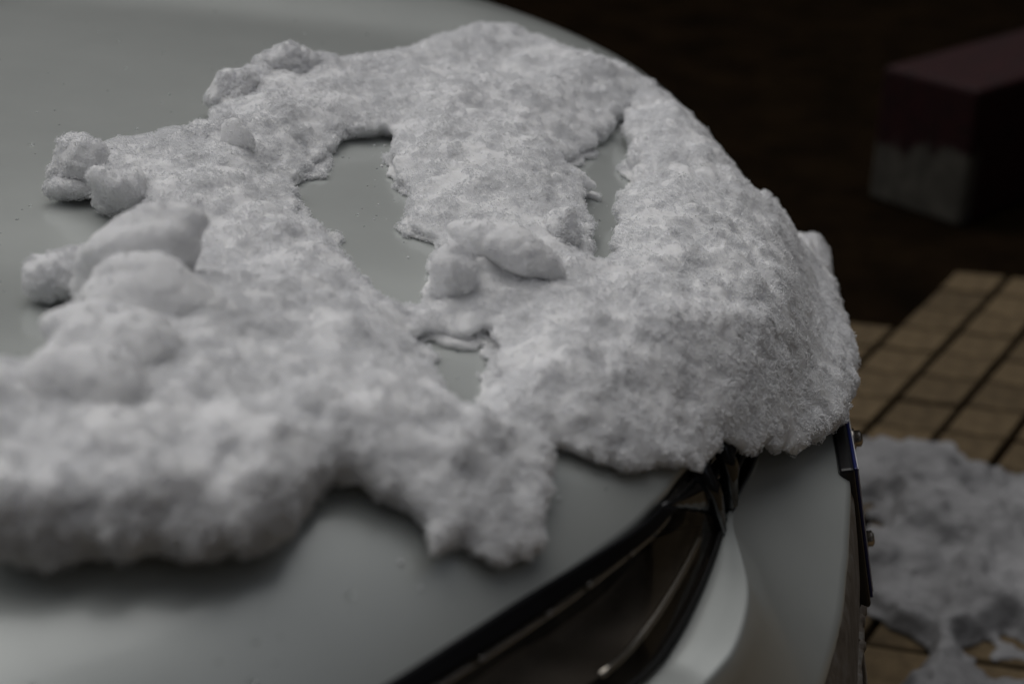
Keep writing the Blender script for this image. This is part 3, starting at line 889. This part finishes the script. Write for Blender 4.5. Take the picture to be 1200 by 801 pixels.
# powder: small clusters of grains over the whole surface
def grain_nodes(src, density, rc, n_grain, rmin, rmax, seed):
    g = bpy.data.node_groups.new('grains', 'GeometryNodeTree')
    g.interface.new_socket('Geometry', in_out='OUTPUT', socket_type='NodeSocketGeometry')
    nn, ll = g.nodes, g.links
    go = nn.new('NodeGroupOutput')
    oi = nn.new('GeometryNodeObjectInfo'); oi.inputs['Object'].default_value = src; oi.transform_space = 'RELATIVE'
    # one cluster
    ball = nn.new('GeometryNodeMeshIcoSphere'); ball.inputs['Radius'].default_value = rc; ball.inputs['Subdivisions'].default_value = 2
    flat = nn.new('GeometryNodeTransform'); flat.inputs['Scale'].default_value = (1, 1, 0.55)
    d1 = nn.new('GeometryNodeDistributePointsOnFaces'); d1.inputs['Density'].default_value = n_grain / (12.6 * rc * rc * 0.75); d1.inputs['Seed'].default_value = seed + 7
    gr = nn.new('GeometryNodeMeshIcoSphere'); gr.inputs['Radius'].default_value = 1.0; gr.inputs['Subdivisions'].default_value = 1
    sm = nn.new('GeometryNodeSetMaterial'); sm.inputs['Material'].default_value = GRAIN
    i1 = nn.new('GeometryNodeInstanceOnPoints')
    r1 = nn.new('FunctionNodeRandomValue'); r1.data_type = 'FLOAT'; r1.inputs[2].default_value = rmin; r1.inputs[3].default_value = rmax
    q1 = nn.new('FunctionNodeRandomValue'); q1.data_type = 'FLOAT_VECTOR'; q1.inputs[1].default_value = (6.28, 6.28, 6.28)
    re = nn.new('GeometryNodeRealizeInstances')
    ll.new(ball.outputs[0], flat.inputs['Geometry']); ll.new(flat.outputs[0], d1.inputs['Mesh'])
    ll.new(gr.outputs[0], sm.inputs['Geometry']); ll.new(d1.outputs['Points'], i1.inputs['Points']); ll.new(sm.outputs[0], i1.inputs['Instance'])
    ll.new(r1.outputs[1], i1.inputs['Scale']); ll.new(q1.outputs[0], i1.inputs['Rotation']); ll.new(i1.outputs[0], re.inputs[0])
    # strewn over the surface
    dp = nn.new('GeometryNodeDistributePointsOnFaces'); dp.inputs['Density'].default_value = density; dp.inputs['Seed'].default_value = seed
    i2 = nn.new('GeometryNodeInstanceOnPoints')
    r2 = nn.new('FunctionNodeRandomValue'); r2.data_type = 'FLOAT'; r2.inputs[2].default_value = 0.55; r2.inputs[3].default_value = 1.2
    q2 = nn.new('FunctionNodeRandomValue'); q2.data_type = 'FLOAT_VECTOR'; q2.inputs[1].default_value = (0.6, 0.6, 6.28)
    rot = nn.new('FunctionNodeRotateRotation'); rot.rotation_space = 'LOCAL'
    nz = nn.new('ShaderNodeTexNoise'); nz.inputs['Scale'].default_value = 24; nz.inputs['Detail'].default_value = 3
    mr = nn.new('ShaderNodeMapRange'); mr.inputs['From Min'].default_value = 0.38; mr.inputs['From Max'].default_value = 0.62
    mr.inputs['To Min'].default_value = density * 0.10; mr.inputs['To Max'].default_value = density * 1.3
    ll.new(nz.outputs[0], mr.inputs['Value']); ll.new(mr.outputs[0], dp.inputs['Density'])
    ll.new(oi.outputs['Geometry'], dp.inputs['Mesh'])
    ll.new(dp.outputs['Points'], i2.inputs['Points']); ll.new(re.outputs[0], i2.inputs['Instance'])
    ll.new(dp.outputs['Rotation'], rot.inputs[0]); ll.new(q2.outputs[0], rot.inputs[1]); ll.new(rot.outputs[0], i2.inputs['Rotation'])
    ll.new(r2.outputs[1], i2.inputs['Scale'])
    ll.new(i2.outputs[0], go.inputs[0])
    return g
def add_grains(parent, src, density, rc, n_grain, rmin, rmax, seed):
    me = bpy.data.meshes.new('grains'); me.materials.append(GRAIN)
    o = bpy.data.objects.new('grains', me); C.objects.link(o); o.parent = parent
    if src is not parent: o.location = src.location
    md = o.modifiers.new('grains', 'NODES'); md.node_group = grain_nodes(src, density, rc, n_grain, rmin, rmax, seed)
    tag(o, kind='stuff')
    return o
add_grains(hs_root, crust, 80000, 0.0034, 20, 0.00032, 0.0008, 3)

# broken chunks of crust lying on the sheet and the hood
def chunk(name, label, c, size, eul, seed, box_k=0.4, rough=1.0, step=0.0016, group='broken chunks of snow crust on the hood'):
    """noisy rounded block: box_k 0 is a ball, 1 a slab with clear faces"""
    a, b, d = [q / 2 for q in size]
    m = max(a, b, d) + 0.012
    g = np.arange(-m, m, step)
    X, Y, Z = np.meshgrid(g, g, g, indexing='ij')
    Mr = Matrix.Rotation(R(eul[2]), 3, 'Z') @ Matrix.Rotation(R(eul[1]), 3, 'Y') @ Matrix.Rotation(R(eul[0]), 3, 'X')
    N = np.array(Mr.transposed())
    x = N[0, 0] * X + N[0, 1] * Y + N[0, 2] * Z; y = N[1, 0] * X + N[1, 1] * Y + N[1, 2] * Z; z = N[2, 0] * X + N[2, 1] * Y + N[2, 2] * Z
    s = min(a, b, d)
    rc = np.random.RandomState(seed)
    # a few lumps frozen together, with one or two broken flat faces
    F = None
    for q in range(5):
        c0 = rc.uniform(-0.42, 0.42, 3) * (0 if q == 0 else 1) * np.array([a, b, d])
        kx, ky, kz = (0.82, 0.82, 0.82) if q == 0 else rc.uniform(0.42, 0.72, 3)
        e = (np.sqrt(((x - c0[0]) / (a * kx)) ** 2 + ((y - c0[1]) / (b * ky)) ** 2 + ((z - c0[2]) / (d * kz)) ** 2) - 1) * s * 0.8
        if F is None: F = e
        else:
            h_ = np.clip(0.5 + 0.5 * (F - e) / 0.006, 0, 1)
            F = F * (1 - h_) + e * h_ - 0.006 * h_ * (1 - h_)
    for q in range(int(round(box_k * 4))):
        nv = rc.normal(size=3); nv /= np.linalg.norm(nv)
        F = np.maximum(F, x * nv[0] + y * nv[1] + z * nv[2] - 0.62 * (abs(nv[0]) * a + abs(nv[1]) * b + abs(nv[2]) * d))
    o = np.array([seed * 3.1, seed * 1.7, seed * 2.3])
    L = max(size)
    F = F - rough * (0.28 * s * noise3(X / L * 2.6 + o[0], Y / L * 2.2 + o[1], Z / L * 2.2 + o[2], seed)
                     + 0.0050 * noise3(X * 42 + o[0], Y * 42, Z * 42, seed + 1) + 0.0028 * noise3(X * 110, Y * 110 + o[1], Z * 110, seed + 2)
                     + 0.0012 * noise3(X * 240, Y * 240, Z * 240, seed + 3))
    F[0] = F[-1] = 1; F[:, 0] = F[:, -1] = 1; F[:, :, 0] = F[:, :, -1] = 1
    V, Qd = surface_nets(F.astype(np.float32))
    o_ = np_mesh(name, V * step - m, Qd, SNOW)
    o_.location = c
    tag(o_, label, 'snow chunk', group)
    add_grains(o_, o_, 60000 if rough > 0.7 else 14000, 0.0030, 20, 0.00035, 0.0008, seed)
    return o_
CH = [
    ('big smooth wedge of snow, tallest of the lumps at the left of the hood', (-0.5396, -0.4504, 0.8682), (0.11, 0.065, 0.07), (15, -10, 12), 0.5, 0.5),
    ('rounded snow chunk just below the big wedge at the left', (-0.5047, -0.5159, 0.8624), (0.115, 0.06, 0.06), (8, 15, 8), 0.25, 0.5),
    ('small snow lobe on bare paint, leftmost beside the big wedge', (-0.6060, -0.4291, 0.8426), (0.07, 0.05, 0.042), (0, 10, 30), 0, 0.9),
    ('soft rounded snow lump below the wedge, upper of two in the left foreground', (-0.5076, -0.5769, 0.8613), (0.1, 0.075, 0.06), (0, 0, 10), 0, 0.6),
    ('soft rounded snow lump, lower of two in the left foreground', (-0.5014, -0.6271, 0.8604), (0.09, 0.065, 0.06), (0, 10, -20), 0.25, 0.6),
    ('thin upright flake of snow standing alone near the left end', (-0.5630, -0.1505, 0.8486), (0.044, 0.016, 0.05), (0, 25, -30), 0.75, 0.5),
    ('tilted slab of snow crust lying between the two bare patches', (-0.2998, -0.2974, 0.8195), (0.11, 0.08, 0.04), (-38, 14, -24), 0.75, 0.4),
    ('upright snow shard at the right edge of the bare patch', (-0.3381, -0.3348, 0.8125), (0.044, 0.055, 0.06), (5, 14, 12), 0.25, 0.9),
    ('peaked snow chunk at the upper left edge of the sheet', (-0.6088, 0.0119, 0.8463), (0.075, 0.055, 0.052), (0, 0, 20), 0.0, 1.1),
    ('tall knobbly snow chunk, highest on the upper left edge', (-0.5828, 0.0883, 0.8523), (0.075, 0.06, 0.06), (0, 0, 0), 0.25, 1.1),
    ('round snow knob at the far left tip of the sheet', (-0.6736, -0.2328, 0.8540), (0.055, 0.05, 0.055), (0, 0, 20), 0.25, 1.0),
    ('leaning snow lump beside the round knob on the left tip', (-0.6308, -0.2603, 0.8423), (0.05, 0.05, 0.05), (0, 20, 0), 0.0, 1.0),
    ('small snow peak beside the narrow bare gap', (-0.2687, -0.2160, 0.8059), (0.042, 0.042, 0.044), (0, 10, 10), 0.0, 1.0)]
for k, (label, c, size, eul, bk, rg) in enumerate(CH):
    chunk('snow_chunk', label, c, size, eul, 21 + k * 5, bk, rg)

# crumbs of snow strewn round the rim of the sheet
cr = np.random.RandomState(5)
cx_, cy_ = cr.uniform(-0.95, 0.0, 9000), cr.uniform(-0.75, 0.7, 9000)
sd = hood_sdf(cx_, cy_)
keep = (sd < -0.004) & (sd > -0.05) & (cr.uniform(0, 1, 9000) < 0.35 * np.exp(sd / 0.010)) & (cx_ < lip_x(cy_) - 0.005)
bm = bmesh.new()
for x, y in zip(cx_[keep], cy_[keep]):
    r_ = 0.0005 + 0.0016 * cr.uniform() ** 3
    vs = bmesh.ops.create_icosphere(bm, subdivisions=1, radius=r_)['verts']
    q = cr.uniform(0.6, 1.25, 3)
    z = float(hood_z(np.array([x]), np.array([y]))[0])
    for v in vs: v.co = Vector((v.co.x * q[0] + x + cr.uniform(-.2, .2) * r_, v.co.y * q[1] + y + cr.uniform(-.2, .2) * r_, v.co.z * q[2] * 0.8 + z + r_ * 0.5))
V = [v.co.copy() for v in bm.verts]; bm.verts.index_update(); F = [[v.index for v in f.verts] for f in bm.faces]; bm.free()
tag(mesh_obj('snow_crumbs', V, F, GRAIN), 'tiny crumbs of snow strewn along the rim of the snow sheet', 'snow', kind='stuff')

# drops of meltwater on the paint
m_, n_, l_, b_ = mat('water')
b_.inputs['Base Color'].default_value = (0.95, 0.97, 0.97, 1); b_.inputs['Roughness'].default_value = 0.02
b_.inputs['IOR'].default_value = 1.33; b_.inputs['Transmission Weight'].default_value = 1.0
nd = 5200
dx_, dy_ = cr.uniform(-1.0, -0.1, nd), cr.uniform(-0.78, 0.6, nd)
sd = hood_sdf(dx_, dy_)
keep = (sd < -0.006) & (cr.uniform(0, 1, nd) < 0.03 + 0.22 * np.exp(sd / 0.03)) & (dx_ < lip_x(dy_) - 0.01)
bm = bmesh.new()
for x, y in zip(dx_[keep], dy_[keep]):
    r_ = 0.0008 + 0.0022 * cr.uniform() ** 2.5
    vs = bmesh.ops.create_icosphere(bm, subdivisions=2, radius=r_)['verts']
    q = cr.uniform(0.8, 1.35, 2)
    z = float(hood_z(np.array([x]), np.array([y]))[0])
    for v in vs: v.co = Vector((v.co.x * q[0] + x, v.co.y * q[1] + y, max(v.co.z, -0.2 * r_) * 0.45 + z + 0.0002))
V = [v.co.copy() for v in bm.verts]; bm.verts.index_update(); F = [[v.index for v in f.verts] for f in bm.faces]; bm.free()
tag(mesh_obj('water_drops', V, F, m_), 'small drops of meltwater scattered over the bare hood paint', 'water', kind='stuff')

# snow thrown down on the paving beside the car
GS_POLY = [(0.1704, 1.0531), (0.2439, 1.0222), (0.2807, 0.8478), (0.3555, 0.7864), (0.4597, 0.7586), (0.6262, 0.7791), (0.5038, 0.3213), (0.4401, 0.0831), (0.0791, 0.0388), (0.0985, 0.3878), (0.1196, 0.7169)]
def gs_sdf(X, Y): return np.minimum(seg_sdf(GS_POLY, X, Y), 0.12) - 0.040 + 0.15 * noise2(X * 4.2 + 1.3, Y * 4.2, 55) + 0.05 * noise2(X * 11, Y * 11, 56) + 0.03 * noise2(X * 26, Y * 26, 57)
def gs_thick(X, Y): return 0.036 + 0.034 * noise2(X * 6, Y * 6, 51) + 0.026 * noise2(X * 15, Y * 15, 52)
xo = [p[0] for p in GS_POLY]; yo = [p[1] for p in GS_POLY]
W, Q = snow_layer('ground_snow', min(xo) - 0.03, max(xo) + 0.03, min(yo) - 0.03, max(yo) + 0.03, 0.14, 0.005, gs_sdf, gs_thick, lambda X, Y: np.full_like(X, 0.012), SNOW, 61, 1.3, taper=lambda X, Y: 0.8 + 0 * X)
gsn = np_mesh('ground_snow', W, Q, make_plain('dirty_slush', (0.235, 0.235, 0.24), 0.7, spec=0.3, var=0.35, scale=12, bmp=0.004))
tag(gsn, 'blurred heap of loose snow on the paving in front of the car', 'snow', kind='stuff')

# ------------------------------------------------------------------ painted concrete block on the dark ground behind
def make_block():
    m, n, l, b = mat('painted_concrete')
    v = tex_coord(n, l)
    sp = n.new('ShaderNodeSeparateXYZ'); l.new(v, sp.inputs[0])
    f = noise_node(n, l, v, 9, 6, 0.6)
    ad = n.new('ShaderNodeMath'); ad.operation = 'MULTIPLY_ADD'; ad.inputs[1].default_value = 0.26; l.new(f, ad.inputs[0]); l.new(sp.outputs['Z'], ad.inputs[2])
    edge = ramp(n, l, ad.outputs[0], [(0.275, (0, 0, 0)), (0.300, (1, 1, 1))])
    f2 = noise_node(n, l, v, 22, 8, 0.7)
    red = ramp(n, l, f2, [(0.3, (0.008, 0.0005, 0.0010)), (0.6, (0.024, 0.0014, 0.0025)), (0.8, (0.030, 0.006, 0.007))])
    wh = ramp(n, l, f2, [(0.3, (0.04, 0.036, 0.029)), (0.7, (0.12, 0.11, 0.09))])
    mx = n.new('ShaderNodeMix'); mx.data_type = 'RGBA'
    # the pale patch is worn into the end face only
    sx = ramp(n, l, sp.outputs['X'], [(0.02, (0, 0, 0)), (0.05, (1, 1, 1))])
    mxx = n.new('ShaderNodeMath'); mxx.operation = 'MAXIMUM'; l.new(edge, mxx.inputs[0]); l.new(sx, mxx.inputs[1]); edge = mxx.outputs[0]
    l.new(edge, mx.inputs['Factor']); l.new(wh, mx.inputs['A']); l.new(red, mx.inputs['B'])
    l.new(mx.outputs['Result'], b.inputs['Base Color'])
    b.inputs['Roughness'].default_value = 0.7
    b.inputs['Specular IOR Level'].default_value = 0.3
    f3 = noise_node(n, l, v, 160, 4, 0.6)
    bump(n, l, f3, 0.5, 0.004, b)
    return m
BLOCK = make_block()
bx, by = (0.497, 1.920)
blk = box('concrete_block', (0.50, 0.135, 0.336 / 2), (1.00, 0.27, 0.336), BLOCK, None, bevel=0.012, seg=2)   # origin at its near corner
blk.location = (bx, by, 0)
blk.rotation_euler = (0, 0, R(46.2))
tag(blk, 'dark red painted concrete block with worn pale lower part on dark ground', 'concrete block')
